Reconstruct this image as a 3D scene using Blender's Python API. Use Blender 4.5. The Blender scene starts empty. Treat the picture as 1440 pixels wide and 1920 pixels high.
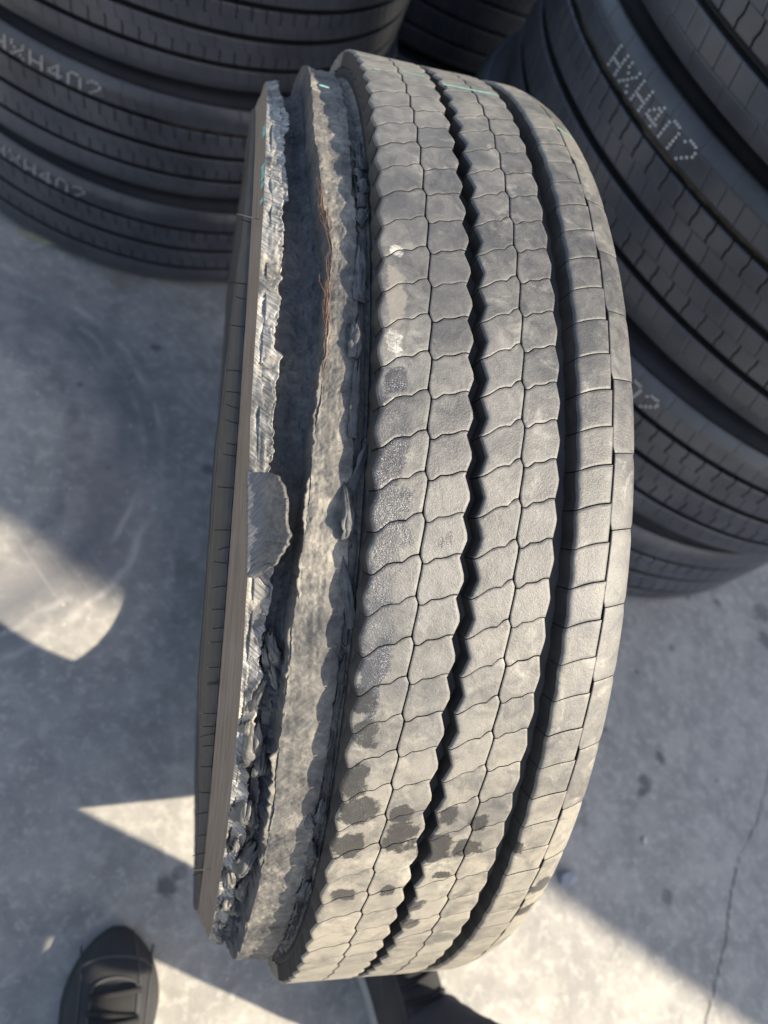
import bpy, bmesh, math, random
import numpy as np
from mathutils import Matrix, Vector

random.seed(7)
scene = bpy.context.scene
col = scene.collection
R_ = math.radians

# ------------------------------------------------------------------ camera, sky, sun, exposure
# W: rotation of the worn tyre (local x = axle); the tyre stands on its tread leaning a little
W = np.array([[.989015863, -.0693923152, -.130507964],
              [0.0, .882947593, -.469471563],
              [.147809411, .464314823, .873249176]])
CAM_ROT = np.array([[.96951764, -.06985431, -.23485296],
                    [.06968228, .99752826, -.00904161],
                    [.23490406, -.00759909, .97198886]])
CAM_POS = Vector((-.31746, -.44990, 1.34509))
TYRE_O = Vector((0, 0, .537))

cam_d = bpy.data.cameras.new('camera')
cam = bpy.data.objects.new('camera', cam_d)
col.objects.link(cam)
M = Matrix((W @ CAM_ROT).tolist()).to_4x4()
M.translation = CAM_POS
cam.matrix_world = M
cam_d.sensor_width = 36
cam_d.sensor_fit = 'AUTO'
cam_d.lens = 1331 / 1920 * 36
cam_d.clip_start = .01
cam_d.clip_end = 200
cam_d.dof.use_dof = True
cam_d.dof.focus_distance = .47
cam_d.dof.aperture_fstop = 5.6
scene.camera = cam

SUN_EL, SUN_AZ = R_(43), R_(-31)
sun_dir = Vector((math.cos(SUN_EL) * math.cos(SUN_AZ), math.cos(SUN_EL) * math.sin(SUN_AZ), math.sin(SUN_EL)))
world = bpy.data.worlds.new('World')
scene.world = world
world.use_nodes = True
wn = world.node_tree
bg = wn.nodes['Background']
sky = wn.nodes.new('ShaderNodeTexSky')
sky.sky_type = 'NISHITA'
sky.sun_disc = False
sky.sun_elevation = SUN_EL
sky.sun_rotation = math.atan2(sun_dir.x, sun_dir.y)
sky.air_density = 1.0
sky.dust_density = 2.0
hs = wn.nodes.new('ShaderNodeHueSaturation')      # hazy, pale sky
hs.inputs['Saturation'].default_value = .85
wn.links.new(sky.outputs['Color'], hs.inputs['Color'])
wn.links.new(hs.outputs['Color'], bg.inputs['Color'])
bg.inputs['Strength'].default_value = .102
sun_l = bpy.data.lights.new('sun', 'SUN')
sun_l.energy = 4.0
sun_l.angle = R_(.75)
sun_l.color = (1, .875, .68)
sun = bpy.data.objects.new('sun', sun_l)
col.objects.link(sun)
sun.rotation_euler = sun_dir.to_track_quat('Z', 'Y').to_euler()
sun.location = sun_dir * 8
vs = scene.view_settings
vs.view_transform = 'Standard'
vs.look = 'None'
vs.exposure = 1.3
scene.cycles.max_bounces = 5
scene.cycles.diffuse_bounces = 3
scene.cycles.glossy_bounces = 2
vs.gamma = 1
vs.use_curve_mapping = False


# ------------------------------------------------------------------ helpers: objects
def tag(o, label=None, cat=None, group=None, kind=None):
    if label: o['label'] = label
    if cat: o['category'] = cat
    if group: o['group'] = group
    if kind: o['kind'] = kind
    return o


def empty(name, mat=None):
    o = bpy.data.objects.new(name, None)
    col.objects.link(o)
    o.empty_display_size = .05
    if mat is not None: o.matrix_world = mat
    return o


def link(name, me, material=None, parent=None):
    o = bpy.data.objects.new(name, me)
    col.objects.link(o)
    if material is not None and not me.materials: me.materials.append(material)
    if parent: o.parent = parent
    return o


def mesh_np(name, V, F, smooth=True):
    """V (n,3) array, F list of faces or (m,4) int array"""
    me = bpy.data.meshes.new(name)
    V = np.asarray(V, dtype=np.float32)
    if isinstance(F, np.ndarray):
        m, k = F.shape
        me.vertices.add(len(V)); me.vertices.foreach_set('co', V.ravel())
        me.loops.add(m * k); me.loops.foreach_set('vertex_index', F.astype(np.int32).ravel())
        me.polygons.add(m)
        me.polygons.foreach_set('loop_start', np.arange(0, m * k, k, dtype=np.int32))
        me.polygons.foreach_set('loop_total', np.full(m, k, dtype=np.int32))
        me.update(calc_edges=True)
        me.validate()
    else:
        me.from_pydata(V.tolist(), [], F)
        me.update()
    if smooth: me.polygons.foreach_set('use_smooth', np.ones(len(me.polygons), dtype=bool))
    return me


def grid_faces(n, m, wrap=False):
    i = np.arange(n if wrap else n - 1)[:, None]; j = np.arange(m - 1)[None]
    i2 = (i + 1) % n
    return np.stack([i * m + j, i * m + j + 1, i2 * m + j + 1, i2 * m + j], -1).reshape(-1, 4)


# value noise / fbm in numpy
def vnoise(x, y, seed=0):
    xi = np.floor(x).astype(np.int64); yi = np.floor(y).astype(np.int64)
    fx = x - xi; fy = y - yi
    fx = fx * fx * (3 - 2 * fx); fy = fy * fy * (3 - 2 * fy)

    def h(a, b):
        n = (a * 374761393 + b * 668265263 + seed * 974711) & 0x7fffffff
        n = ((n ^ (n >> 13)) * 1274126177) & 0x7fffffff
        n = (n ^ (n >> 16)) & 0xffff
        return n / 32767.5 - 1
    return (h(xi, yi) * (1 - fx) + h(xi + 1, yi) * fx) * (1 - fy) + (h(xi, yi + 1) * (1 - fx) + h(xi + 1, yi + 1) * fx) * fy


def fbm(x, y, seed=0, octs=4, gain=.5):
    s = 0; a = 1; t = 0
    for k in range(octs):
        s = s + a * vnoise(x * 2 ** k, y * 2 ** k, seed + k * 17); t += a; a *= gain
    return s / t


# ------------------------------------------------------------------ helpers: materials
class NT:
    def __init__(s, name):
        s.m = bpy.data.materials.new(name); s.m.use_nodes = True
        s.t = s.m.node_tree; s.b = s.t.nodes['Principled BSDF']

    def n(s, typ, **kw):
        nd = s.t.nodes.new(typ)
        for k, v in kw.items(): setattr(nd, k, v)
        return nd

    def set(s, sock, v):
        if hasattr(v, 'is_output') or isinstance(v, bpy.types.NodeSocket): s.t.links.new(v, sock)
        else: sock.default_value = v

    def math(s, op, a, b=None, c=None, clamp=False):
        nd = s.n('ShaderNodeMath', operation=op, use_clamp=clamp)
        s.set(nd.inputs[0], a)
        if b is not None: s.set(nd.inputs[1], b)
        if c is not None: s.set(nd.inputs[2], c)
        return nd.outputs[0]

    def noise(s, vec, scale, detail=4, rough=.55, dist=0):
        nd = s.n('ShaderNodeTexNoise')
        s.t.links.new(vec, nd.inputs['Vector'])
        nd.inputs['Scale'].default_value = scale; nd.inputs['Detail'].default_value = detail
        nd.inputs['Roughness'].default_value = rough; nd.inputs['Distortion'].default_value = dist
        return nd.outputs['Fac']

    def ramp(s, f, lo, hi):
        nd = s.n('ShaderNodeMapRange', clamp=True)
        s.set(nd.inputs['Value'], f)
        nd.inputs['From Min'].default_value = lo; nd.inputs['From Max'].default_value = hi
        return nd.outputs['Result']

    def mix(s, f, a, b):
        nd = s.n('ShaderNodeMix', data_type='RGBA')
        s.set(nd.inputs[0], f)
        for sock, v in ((nd.inputs[6], a), (nd.inputs[7], b)):
            if isinstance(v, tuple): sock.default_value = (*v, 1)
            else: s.t.links.new(v, sock)
        return nd.outputs[2]

    def coords(s, obj=None):
        nd = s.n('ShaderNodeTexCoord')
        if obj: nd.object = obj
        return nd.outputs['Object']

    def geo(s):
        return s.n('ShaderNodeNewGeometry').outputs['Position']

    def stretch(s, vec, sx, sy, sz):
        nd = s.n('ShaderNodeMapping'); s.t.links.new(vec, nd.inputs['Vector'])
        nd.inputs['Scale'].default_value = (sx, sy, sz)
        return nd.outputs['Vector']

    def sep(s, vec):
        nd = s.n('ShaderNodeSeparateXYZ'); s.t.links.new(vec, nd.inputs[0]); return nd.outputs

    def comb(s, x, y, z):
        nd = s.n('ShaderNodeCombineXYZ')
        for k, v in zip(nd.inputs, (x, y, z)): s.set(k, v)
        return nd.outputs[0]

    def bump(s, h, strength, dist=.001, prev=None):
        nd = s.n('ShaderNodeBump'); nd.inputs['Strength'].default_value = strength
        nd.inputs['Distance'].default_value = dist
        s.t.links.new(h, nd.inputs['Height'])
        if prev is not None: s.t.links.new(prev, nd.inputs['Normal'])
        s.t.links.new(nd.outputs[0], s.b.inputs['Normal'])
        return nd.outputs[0]

    def out(s, color=None, rough=None, spec=.5):
        if color is not None:
            if isinstance(color, tuple): s.b.inputs['Base Color'].default_value = (*color, 1)
            else: s.t.links.new(color, s.b.inputs['Base Color'])
        if rough is not None: s.set(s.b.inputs['Roughness'], rough)
        s.b.inputs['Specular IOR Level'].default_value = spec
        return s.m


# ------------------------------------------------------------------ the setting: concrete yard
def concrete():
    t = NT('concrete')
    p = t.geo()
    n1 = t.noise(p, 1.3, 5, .6); n2 = t.noise(p, 14, 6, .65); n3 = t.noise(p, 150, 4, .7); n4 = t.noise(p, 45, 5, .7)
    c = t.mix(t.ramp(n1, .3, .7), (.33, .32, .30), (.40, .385, .355))
    c = t.mix(t.math('MULTIPLY', t.ramp(n2, .44, .66), .62), c, (.20, .198, .19))
    c = t.mix(t.math('MULTIPLY', t.ramp(t.noise(p, 6, 6, .72), .46, .62), .6), c, (.235, .233, .225))
    c = t.mix(t.math('MULTIPLY', t.ramp(n4, .5, .66), .7), c, (.50, .48, .44))
    c = t.mix(t.math('MULTIPLY', t.ramp(n3, .55, .75), .30), c, (.18, .175, .165))
    xyz = t.sep(p)
    wob = t.math('MULTIPLY', t.math('SUBTRACT', t.noise(p, 9, 4), .5), .05)

    # old rubber ring left by a tyre that lay here
    def dist(x, y):
        dx = t.math('SUBTRACT', xyz[0], x); dy = t.math('SUBTRACT', xyz[1], y)
        return t.math('SQRT', t.math('ADD', t.math('MULTIPLY', dx, dx), t.math('MULTIPLY', dy, dy)))
    d = t.math('ADD', dist(-.70, .33), wob)

    def band(d, r, w):
        return t.math('SUBTRACT', 1, t.ramp(t.math('ABSOLUTE', t.math('SUBTRACT', d, r)), 0, w))
    brk = t.ramp(t.noise(p, 5, 4), .30, .55)
    c = t.mix(t.math('MULTIPLY', t.math('MULTIPLY', band(d, .395, .14), brk), .95), c, (.14, .143, .158))
    c = t.mix(t.math('MULTIPLY', t.math('MULTIPLY', band(d, .475, .012), t.ramp(t.noise(p, 11, 3), .4, .6)), .75), c, (.50, .48, .45))
    c = t.mix(t.math('MULTIPLY', t.math('MULTIPLY', band(d, .435, .010), t.ramp(t.noise(p, 8, 3), .42, .6)), .6), c, (.48, .47, .45))
    c = t.mix(t.math('MULTIPLY', t.math('MULTIPLY', band(d, .31, .035), t.ramp(t.noise(p, 20, 3), .42, .6)), .7), c, (.15, .15, .165))
    # stains and oil drops
    spn = t.math('SUBTRACT', t.noise(p, 40, 3), .5)
    for (x, y, r, k) in [(.943, -.22, .016, .75), (.885, -.275, .022, .8), (.868, -.296, .016, .8), (.879, -.5, .020, .6), (1.429, .176, .04, .7),
                         (1.407, .097, .035, .7), (-.144, -.434, .020, .75), (-.128, -.415, .017, .55), (-.269, .661, .014, .7),
                         (1.265, .192, .016, .6), (1.162, .197, .013, .6), (-.132, .362, .018, .6), (1.06, .05, .010, .6), (.80, -.16, .008, .6),
                         (.93, -.02, .009, .6), (-.33, .33, .008, .6), (-.41, .52, .009, .6), (1.10, -.27, .008, .5), (.70, -.35, .014, .4), (-.36, .84, .05, .4)]:
        dd = t.math('ADD', dist(x, y), t.math('MULTIPLY', spn, r * 1.6))
        c = t.mix(t.math('MULTIPLY', t.math('SUBTRACT', 1, t.ramp(dd, r * .5, r)), k), c, (.085, .085, .085) if x != -.36 else (.20, .15, .09))
    # trowel and drag streaks
    sv = t.stretch(p, 3, 40, 1)
    rot = t.n('ShaderNodeVectorRotate', rotation_type='Z_AXIS'); t.t.links.new(p, rot.inputs['Vector']); rot.inputs['Angle'].default_value = .9
    st = t.noise(t.stretch(rot.outputs[0], 2.2, 60, 1), 1.0, 4, .6)
    c = t.mix(t.math('MULTIPLY', t.ramp(st, .58, .72), .28), c, (.5, .49, .46))
    c = t.mix(t.math('MULTIPLY', t.ramp(t.noise(t.stretch(rot.outputs[0], 3.0, 25, 1), 1.3, 4, .6), .58, .75), .25), c, (.16, .16, .17))
    h = t.math('ADD', t.math('MULTIPLY', n3, .5), n4)
    t.bump(h, .35, .003)
    return t.out(c, t.math('ADD', t.math('MULTIPLY', n2, .25), .62), .4)


fl = mesh_np('ground', [(-60, -60, 0), (60, -60, 0), (60, 60, 0), (-60, 60, 0)], [(0, 1, 2, 3)], False)
ground = link('ground', fl, concrete())
tag(ground, 'worn grey concrete yard floor', 'ground', kind='structure')

# hairline crack: a thin dark sunken-looking fissure, built as a ragged strip lying in the floor
ck = [(1.40, -.05), (1.34, -.17), (1.256, -.283), (1.193, -.364), (1.109, -.432), (1.047, -.521), (1.02, -.58), (.959, -.658), (.912, -.721), (.88, -.80), (.80, -.92)]
pts = []
for a, b in zip(ck[:-1], ck[1:]):
    for k in range(8):
        f = k / 8; pts.append((a[0] + (b[0] - a[0]) * f + random.gauss(0, .0022), a[1] + (b[1] - a[1]) * f + random.gauss(0, .0022)))
V = []; F = []
for i, (x, y) in enumerate(pts):
    w = .0011 + random.random() * .0012
    V += [(x - w, y - w * .4, .0012), (x + w, y + w * .4, .0012)]
    if i: F.append((2 * i - 2, 2 * i - 1, 2 * i + 1, 2 * i))
t = NT('crack_dirt'); t.out((.07, .068, .065), .9, .2)
crk = link('floor_crack', mesh_np('floor_crack', V, F, False), t.m, ground)

# ------------------------------------------------------------------ the worn tyre
TM = Matrix(W.tolist()).to_4x4(); TM.translation = TYRE_O
tyre = empty('worn_tyre', TM)
tag(tyre, 'worn dusty truck tyre standing upright, its left shoulder torn open', 'tyre')
N = 126
DT = 2 * math.pi / N
RT = .53
RB = .516


def cyl(u, th, r):
    return np.stack([u + 0 * th, r * np.sin(th) + 0 * u, r * np.cos(th) + 0 * u], -1)


def patch_mask(t, u, th, p, items):
    """union of ragged blobs given as (u, theta, half width, half angle) in tyre coordinates"""
    nz = t.math('MULTIPLY', t.math('SUBTRACT', t.noise(p, 80, 6, .68), .5), 3.6)
    tot = None
    for (u0, t0, a, b) in items:
        du = t.math('DIVIDE', t.math('SUBTRACT', u, u0), a); dv = t.math('DIVIDE', t.math('SUBTRACT', th, t0), b)
        l = t.math('SQRT', t.math('ADD', t.math('POWER', t.math('ABSOLUTE', du), 3), t.math('POWER', t.math('ABSOLUTE', dv), 3)))
        m = t.math('SUBTRACT', 1, t.ramp(t.math('ADD', l, nz), .78, 1.10))
        tot = m if tot is None else t.math('MAXIMUM', tot, m)
    return tot


def tread_material():
    t = NT('dusty_tread_rubber')
    p = t.coords(tyre)
    x, y, z = t.sep(p)
    th = t.math('ARCTAN2', y, z)
    n1 = t.noise(p, 11, 5, .6); n2 = t.noise(p, 70, 6, .68, .6); n3 = t.noise(p, 900, 3, .7); n4 = t.noise(p, 33, 5, .6, 1.2)
    oi = t.n('ShaderNodeObjectInfo').outputs['Random']
    low = t.ramp(t.math('ADD', th, t.math('MULTIPLY', t.math('SUBTRACT', n1, .5), .9)), .02, -.60)  # besides tan dirt, sky sheen above and stronger sun below go into the colour
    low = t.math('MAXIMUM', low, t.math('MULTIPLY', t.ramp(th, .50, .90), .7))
    dust_light = t.math('ADD', t.math('MULTIPLY', n1, .50), t.math('MULTIPLY', n2, .80))
    dust_light = t.math('SUBTRACT', dust_light, .09)
    dust_light = t.math('ADD', dust_light, t.math('MULTIPLY', t.math('SUBTRACT', oi, .5), .15))
    dust_light = t.math('ADD', dust_light, t.math('MULTIPLY', low, .10))
    c = t.mix(t.ramp(dust_light, .40, .70), t.mix(low, (.058, .060, .065), (.105, .10, .092)), t.mix(low, (.145, .144, .140), (.30, .275, .225)))
    # pale scuffs
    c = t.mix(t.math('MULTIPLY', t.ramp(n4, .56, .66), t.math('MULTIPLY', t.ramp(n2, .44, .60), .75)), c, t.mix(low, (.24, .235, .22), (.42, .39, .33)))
    fl = t.noise(p, 210, 4, .75, 1.5)
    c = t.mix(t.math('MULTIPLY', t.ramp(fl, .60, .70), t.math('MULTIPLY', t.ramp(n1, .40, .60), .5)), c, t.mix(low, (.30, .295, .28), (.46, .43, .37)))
    c = t.mix(t.math('MULTIPLY', t.ramp(t.noise(p, 48, 5, .65, .8), .56, .68), .45), c, (.075, .075, .078))
    c = t.mix(t.math('MULTIPLY', t.ramp(n3, .60, .72), .25), c, (.38, .37, .34))
    c = t.mix(t.math('MULTIPLY', t.ramp(n3, .42, .30), .45), c, (.07, .07, .07))
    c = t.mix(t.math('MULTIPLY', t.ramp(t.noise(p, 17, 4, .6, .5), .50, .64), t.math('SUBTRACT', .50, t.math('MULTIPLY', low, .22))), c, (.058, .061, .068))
    # abraded, oily dark patches
    left = [(-.0880, .165, .0075, .020), (-.0890, .085, .0110, .075), (-.0885, -.02, .0135, .085), (-.0890, -.125, .0115, .060), (-.0900, -.20, .0085, .045)]
    brkp = t.ramp(t.math('ADD', t.math('MULTIPLY', oi, .35), t.noise(p, 24, 4, .6)), .40, .62)
    dark = patch_mask(t, x, th, p, left + [(-.047, -.02, .0022, .010), (-.0525, -.025, .0016, .006)])
    low_p = []
    rnd = random.Random(5)
    for (u, a, w, hgt) in [(-.092, -.335, .008, .022), (-.085, -.385, .011, .019), (-.088, -.44, .010, .021), (-.052, -.43, .010, .021), (-.055, -.39, .007, .012), (-.083, -.545, .007, .012),
                           (-.050, -.54, .006, .014), (-.023, -.455, .011, .025), (-.020, -.395, .005, .012), (.002, -.455, .010, .016), (.004, -.41, .006, .012), (-.024, -.585, .010, .016), (-.022, -.635, .009, .014),
                           (-.012, -.51, .006, .008), (.042, -.46, .006, .011), (.078, -.56, .009, .016), (.074, -.63, .009, .018), (-.088, -.27, .010, .02), (-.092, -.225, .009, .018)]:
        k_ = rnd.uniform(.85, 1.3); low_p.append((u, a, w * k_, hgt * k_))
    dark2 = patch_mask(t, x, th, p, low_p)
    spk = t.math('MULTIPLY', t.ramp(t.noise(p, 1500, 2, .7), .56, .68), t.ramp(t.noise(p, 90, 3, .6), .38, .60))
    dark = t.math('MULTIPLY', dark, t.math('ADD', .25, t.math('MULTIPLY', brkp, .75)))
    c = t.mix(t.math('MULTIPLY', dark, .92), c, t.mix(spk, (.034, .037, .046), (.46, .46, .46)))
    c = t.mix(t.math('MULTIPLY', dark2, .93), c, t.mix(t.math('MULTIPLY', spk, .40), (.030, .029, .028), (.36, .34, .31)))
    # paler sanded strip on two blocks above them
    sand = patch_mask(t, x, th, p, [(-.0885, .212, .006, .017), (-.0875, .345, .004, .010)])
    c = t.mix(t.math('MULTIPLY', sand, t.math('ADD', t.math('MULTIPLY', t.ramp(fl, .42, .58), .65), .12)), c, (.50, .49, .46))
    sand2 = patch_mask(t, x, th, p, [(-.088, .285, .006, .045)])
    c = t.mix(t.math('MULTIPLY', sand2, .6), c, (.23, .215, .19))
    ro = t.math('SUBTRACT', t.math('ADD', .36, t.math('MULTIPLY', n2, .22)), t.math('ADD', t.math('MULTIPLY', dark, .16), t.math('MULTIPLY', dark2, .12)))
    h = t.math('ADD', t.math('MULTIPLY', n3, .6), t.math('MULTIPLY', t.noise(p, 260, 5, .7), .8))
    t.bump(h, .5, .0009)
    return t.out(c, ro, .5)


def groove_material():
    t = NT('groove_rubber')
    p = t.coords(tyre)
    n1 = t.noise(p, 40, 5, .65)
    c = t.mix(t.ramp(n1, .35, .7), (.022, .023, .026), (.055, .053, .051))
    t.bump(t.noise(p, 300, 4), .4, .001)
    return t.out(c, .62, .45)


def dusty_torn(name, dark, mid, pale, lo=.35, hi=.68, rough=.75, scl=1.0, bump=.9):
    t = NT(name)
    p = t.coords(tyre)
    n1 = t.noise(p, 26 * scl, 6, .65, .4); n2 = t.noise(p, 130 * scl, 6, .7, .5); n3 = t.noise(p, 700, 3, .7)
    f = t.math('ADD', t.math('MULTIPLY', n1, .55), t.math('MULTIPLY', n2, .45))
    c = t.mix(t.ramp(f, lo, (lo + hi) / 2), dark, mid)
    c = t.mix(t.ramp(f, (lo + hi) / 2, hi), c, pale)
    c = t.mix(t.math('MULTIPLY', t.ramp(n3, .40, .28), .5), c, dark)
    h = t.math('ADD', n2, t.math('MULTIPLY', n3, .25))
    t.bump(h, bump, .0012)
    return t.out(c, rough, .45)


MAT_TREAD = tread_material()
MAT_GROOVE = groove_material()
MAT_PLATEAU = dusty_torn('torn_dusty_rubber', (.048, .048, .050), (.135, .129, .118), (.31, .285, .235), .38, .65, .62, .8, .55)
MAT_RECESS = dusty_torn('torn_dark_rubber', (.040, .043, .049), (.080, .083, .088), (.155, .154, .15), .38, .66, .65)
MAT_SIDE = dusty_torn('sidewall_rubber', (.028, .028, .030), (.045, .044, .043), (.075, .072, .068), .3, .75, .6, .6, .2)


def lip_material():
    t = NT('fresh_torn_rubber')
    p = t.coords(tyre)
    x, y, z = t.sep(p)
    th = t.math('ARCTAN2', y, z)
    # tear striations run obliquely to the edge
    sv = t.comb(t.math('MULTIPLY', t.math('ADD', t.math('MULTIPLY', x, .8), t.math('MULTIPLY', th, .53)), 420), t.math('MULTIPLY', t.math('SUBTRACT', t.math('MULTIPLY', th, .4), x), 45), 0)
    s = t.noise(sv, 1, 5, .6, .8)
    n1 = t.noise(p, 60, 5, .65)
    c = t.mix(t.ramp(s, .3, .7), (.065, .065, .067), (.46, .45, .42))
    c = t.mix(t.math('MULTIPLY', t.ramp(t.noise(p, 28, 4), .52, .68), .6), c, (.42, .37, .28))
    c = t.mix(t.math('MULTIPLY', t.ramp(t.noise(p, 38, 4), .52, .62), .7), c, (.06, .061, .064))
    c = t.mix(t.math('MULTIPLY', t.ramp(n1, .42, .30), .6), c, (.07, .07, .075))
    t.bump(t.math('ADD', s, t.math('MULTIPLY', n1, .5)), .9, .0016)
    return t.out(c, t.math('ADD', .27, t.math('MULTIPLY', n1, .25)), .6)


def strip_material():
    t = NT('brown_weathered_buttress')
    p = t.coords(tyre)
    x, y, z = t.sep(p)
    th = t.math('ARCTAN2', y, z)
    rr = t.math('SQRT', t.math('ADD', t.math('MULTIPLY', y, y), t.math('MULTIPLY', z, z)))
    s = t.noise(t.comb(t.math('MULTIPLY', rr, 900), t.math('MULTIPLY', th, 7), t.math('MULTIPLY', x, 500)), 1, 5, .6, .6)
    n = t.noise(p, 35, 4)
    c = t.mix(t.ramp(s, .35, .68), (.15, .115, .090), (.25, .20, .158))
    c = t.mix(t.math('MULTIPLY', t.ramp(n, .45, .7), .4), c, (.22, .20, .18))
    t.bump(s, .5, .001)
    return t.out(c, .65, .4)


def flap_material():
    t = NT('flap_rubber')
    p = t.coords(tyre)
    x, y, z = t.sep(p)
    th = t.math('ARCTAN2', y, z)
    sv = t.comb(t.math('MULTIPLY', t.math('SUBTRACT', t.math('MULTIPLY', x, 1.4), t.math('MULTIPLY', th, .53)), 520), t.math('MULTIPLY', t.math('ADD', t.math('MULTIPLY', th, .5), x), 40), 0)
    st = t.noise(sv, 1, 4, .6, .6)
    n1 = t.noise(p, 45, 5, .65, .5); n2 = t.noise(p, 320, 4, .7)
    right = t.ramp(t.math('ADD', x, t.math('MULTIPLY', t.math('SUBTRACT', n1, .5), .012)), -.1640, -.1590)
    c = t.mix(t.ramp(st, .3, .7), (.085, .088, .094), (.17, .17, .172))
    c = t.mix(t.math('MULTIPLY', right, .75), c, t.mix(t.ramp(n2, .4, .65), (.05, .05, .052), (.14, .135, .125)))
    c = t.mix(t.math('MULTIPLY', t.ramp(n1, .56, .7), .5), c, (.24, .23, .205))
    t.bump(t.math('ADD', t.math('MULTIPLY', st, .7), t.math('MULTIPLY', n2, t.math('MULTIPLY', right, .8))), .8, .0012)
    return t.out(c, .5, .5)


MAT_LIP = lip_material()
MAT_STRIP = strip_material()

# --- tread blocks ------------------------------------------------------------------------------
SG = np.array([0, .02, .05, .10, .18, .35, .5, .65, .82, .91, .96, 1.0])
TG = np.array([0, .03, .08, .16, .33, .5, .67, .84, .92, .97, 1.0])


def crown(u):
    return RT - np.where(u > .06, (np.maximum(u - .06, 0) / .03) ** 1.6 * .0092, 0)


def block_np(uL, uR, lo, hi, bev=(.0012, .0012, .0006, .0006), base=RB, draft=(.0008, .0008), rfun=crown, span=1.0):
    """one tread block as arrays: edges uL(v), uR(v), sipes lo(s), hi(s) in pitches; worn round edges; walls down to base"""
    s = SG[None, :] + 0 * TG[:, None]; tt = TG[:, None] + 0 * SG[None, :]
    v = lo(s) * (1 - tt) + hi(s) * tt
    u = uL(v) * (1 - s) + uR(v) * s
    wu = (uR(v) - uL(v)); wv = (hi(s) - lo(s)) * DT * RT

    def drop(d, b):
        q = np.clip(1 - d / b, 0, 1)
        return b * (1 - np.sqrt(np.maximum(1 - q * q, 0)))
    r = rfun(u) - np.maximum.reduce([drop(s * wu, bev[0]), drop((1 - s) * wu, bev[1]), drop(tt * wv, bev[2]), drop((1 - tt) * wv, bev[3])])
    top = cyl(u, v * DT, r)
    nt, ns = s.shape
    V = [top.reshape(-1, 3)]; F = [grid_faces(nt, ns)]
    idx = np.arange(nt * ns).reshape(nt, ns)
    loop = np.concatenate([idx[0, :-1], idx[:-1, -1], idx[-1, :0:-1], idx[:0:-1, 0]])
    lu = u.ravel()[loop]; lv = (v * DT).ravel()[loop]; lr = r.ravel()[loop]
    ls = s.ravel()[loop]
    n = len(loop); b0 = nt * ns
    V.append(cyl(lu, lv, lr))
    du = np.where(ls < .001, -draft[0], 0) + np.where(ls > .999, draft[1], 0)
    V.append(cyl(lu + du, lv, base + 0 * lr))
    k = np.arange(n); k2 = (k + 1) % n
    F.append(np.stack([b0 + k2, b0 + k, b0 + n + k, b0 + n + k2], -1))
    return np.concatenate(V), np.concatenate(F)


def wall_slot(me, F, mat):
    # the walls of a block keep the clean rubber of the grooves
    me.materials.append(mat)
    mi = np.zeros(len(F), dtype=np.int32); mi[(len(TG) - 1) * (len(SG) - 1):] = 1
    me.polygons.foreach_set('material_index', mi)


def zz(v, ph, a, knee):
    f = (v - ph) % 1.0
    return np.where(f < knee, a - 2 * a * f / knee, -a + 2 * a * (f - knee) / (1 - knee))


def wav(pts):
    xs = np.array([q[0] for q in pts]); ys = np.array([q[1] for q in pts])
    xx = np.linspace(0, 1, 81); yy = np.interp(xx, xs, ys)
    ker = np.hanning(9); ker /= ker.sum()
    yy = np.convolve(np.pad(yy, 4, mode='edge'), ker, 'valid')
    return lambda s: np.interp(s, xx, yy)


G = .0145          # half sipe gap in pitches
GC = .0005        # half width of the centre sipe


def rib_columns(ph, c0, left, right):
    cf = lambda v: c0 + zz(v, ph, .0013, .2)
    wl = wav([(0, -.36), (.10, -.33), (.24, -.20), (.38, -.05), (.50, -.02), (.62, -.04), (.76, .10), (.86, .17), (1, .20)])
    wr = wav([(0, -.02), (.12, -.01), (.30, .12), (.45, .15), (.58, .12), (.75, .24), (.88, .28), (1, .27)])
    L = dict(uL=left, uR=lambda v: cf(v) - GC, lo=lambda s: ph + wl(s) + G, hi=lambda s: ph + 1 + wl(s) - G)
    Rr = dict(uL=lambda v: cf(v) + GC, uR=right, lo=lambda s: ph + wr(s) + G, hi=lambda s: ph + 1 + wr(s) - G)
    return L, Rr


def scal(u, ph, a):
    # scalloped rib edge; narrowest where the sipe leaves, widest half a block on
    return lambda v: u + a * (.5 - np.abs(((v - ph) % 1.0) / 1.0 - .45) * 2) * 1.0


AL, AR = rib_columns(.0, -.0648, scal(-.0985, .62, -.0038), scal(-.0366, .22, .0046))
BL, BR = rib_columns(.52, 0.0, scal(-.0274, .22, .0046), scal(.0258, .80, .0026))
tf = lambda v: .0667 + np.where(((v - .1) % 2.0) < .2, .0012 - .012 * ((v - .1) % 2.0), -.0012 + .0024 * (((v - .1) % 2.0) - .2) / 1.8)
ws = wav([(0, -.12), (.3, .0), (.6, .09), (1, .15)])
SI = dict(uL=scal(.0402, .4, .0012), uR=lambda v: tf(v) - .00055, lo=lambda s: .65 + ws(s) + .013, hi=lambda s: 1.65 + ws(s) - .013)
SO = dict(uL=lambda v: tf(v) + .00055, uR=lambda v: .0895 - .0012 * np.exp(-(((v - .15 + 1) % 2.0 - 1) / .12) ** 2), lo=lambda s: .1 + .1 * s + .013, hi=lambda s: 2.1 + .1 * s - .013)
COLS = [('tread_block', AL, (.0020, .0004, .0003, .0004), (.0016, .0005), 1), ('tread_block', AR, (.0004, .0008, .0003, .0004), (.0003, .0010), 1),
        ('tread_block', BL, (.0022, .0004, .0003, .0004), (.0014, .0005), 1), ('tread_block', BR, (.0004, .0008, .0003, .0004), (.0003, .0012), 1),
        ('shoulder_block', SI, (.0026, .0005, .0004, .0004), (.0026, .0005), 1), ('shoulder_block', SO, (.0005, .0040, .0004, .0004), (.0004, .0025), 2)]
restV = []; restF = []; off = 0
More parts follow.
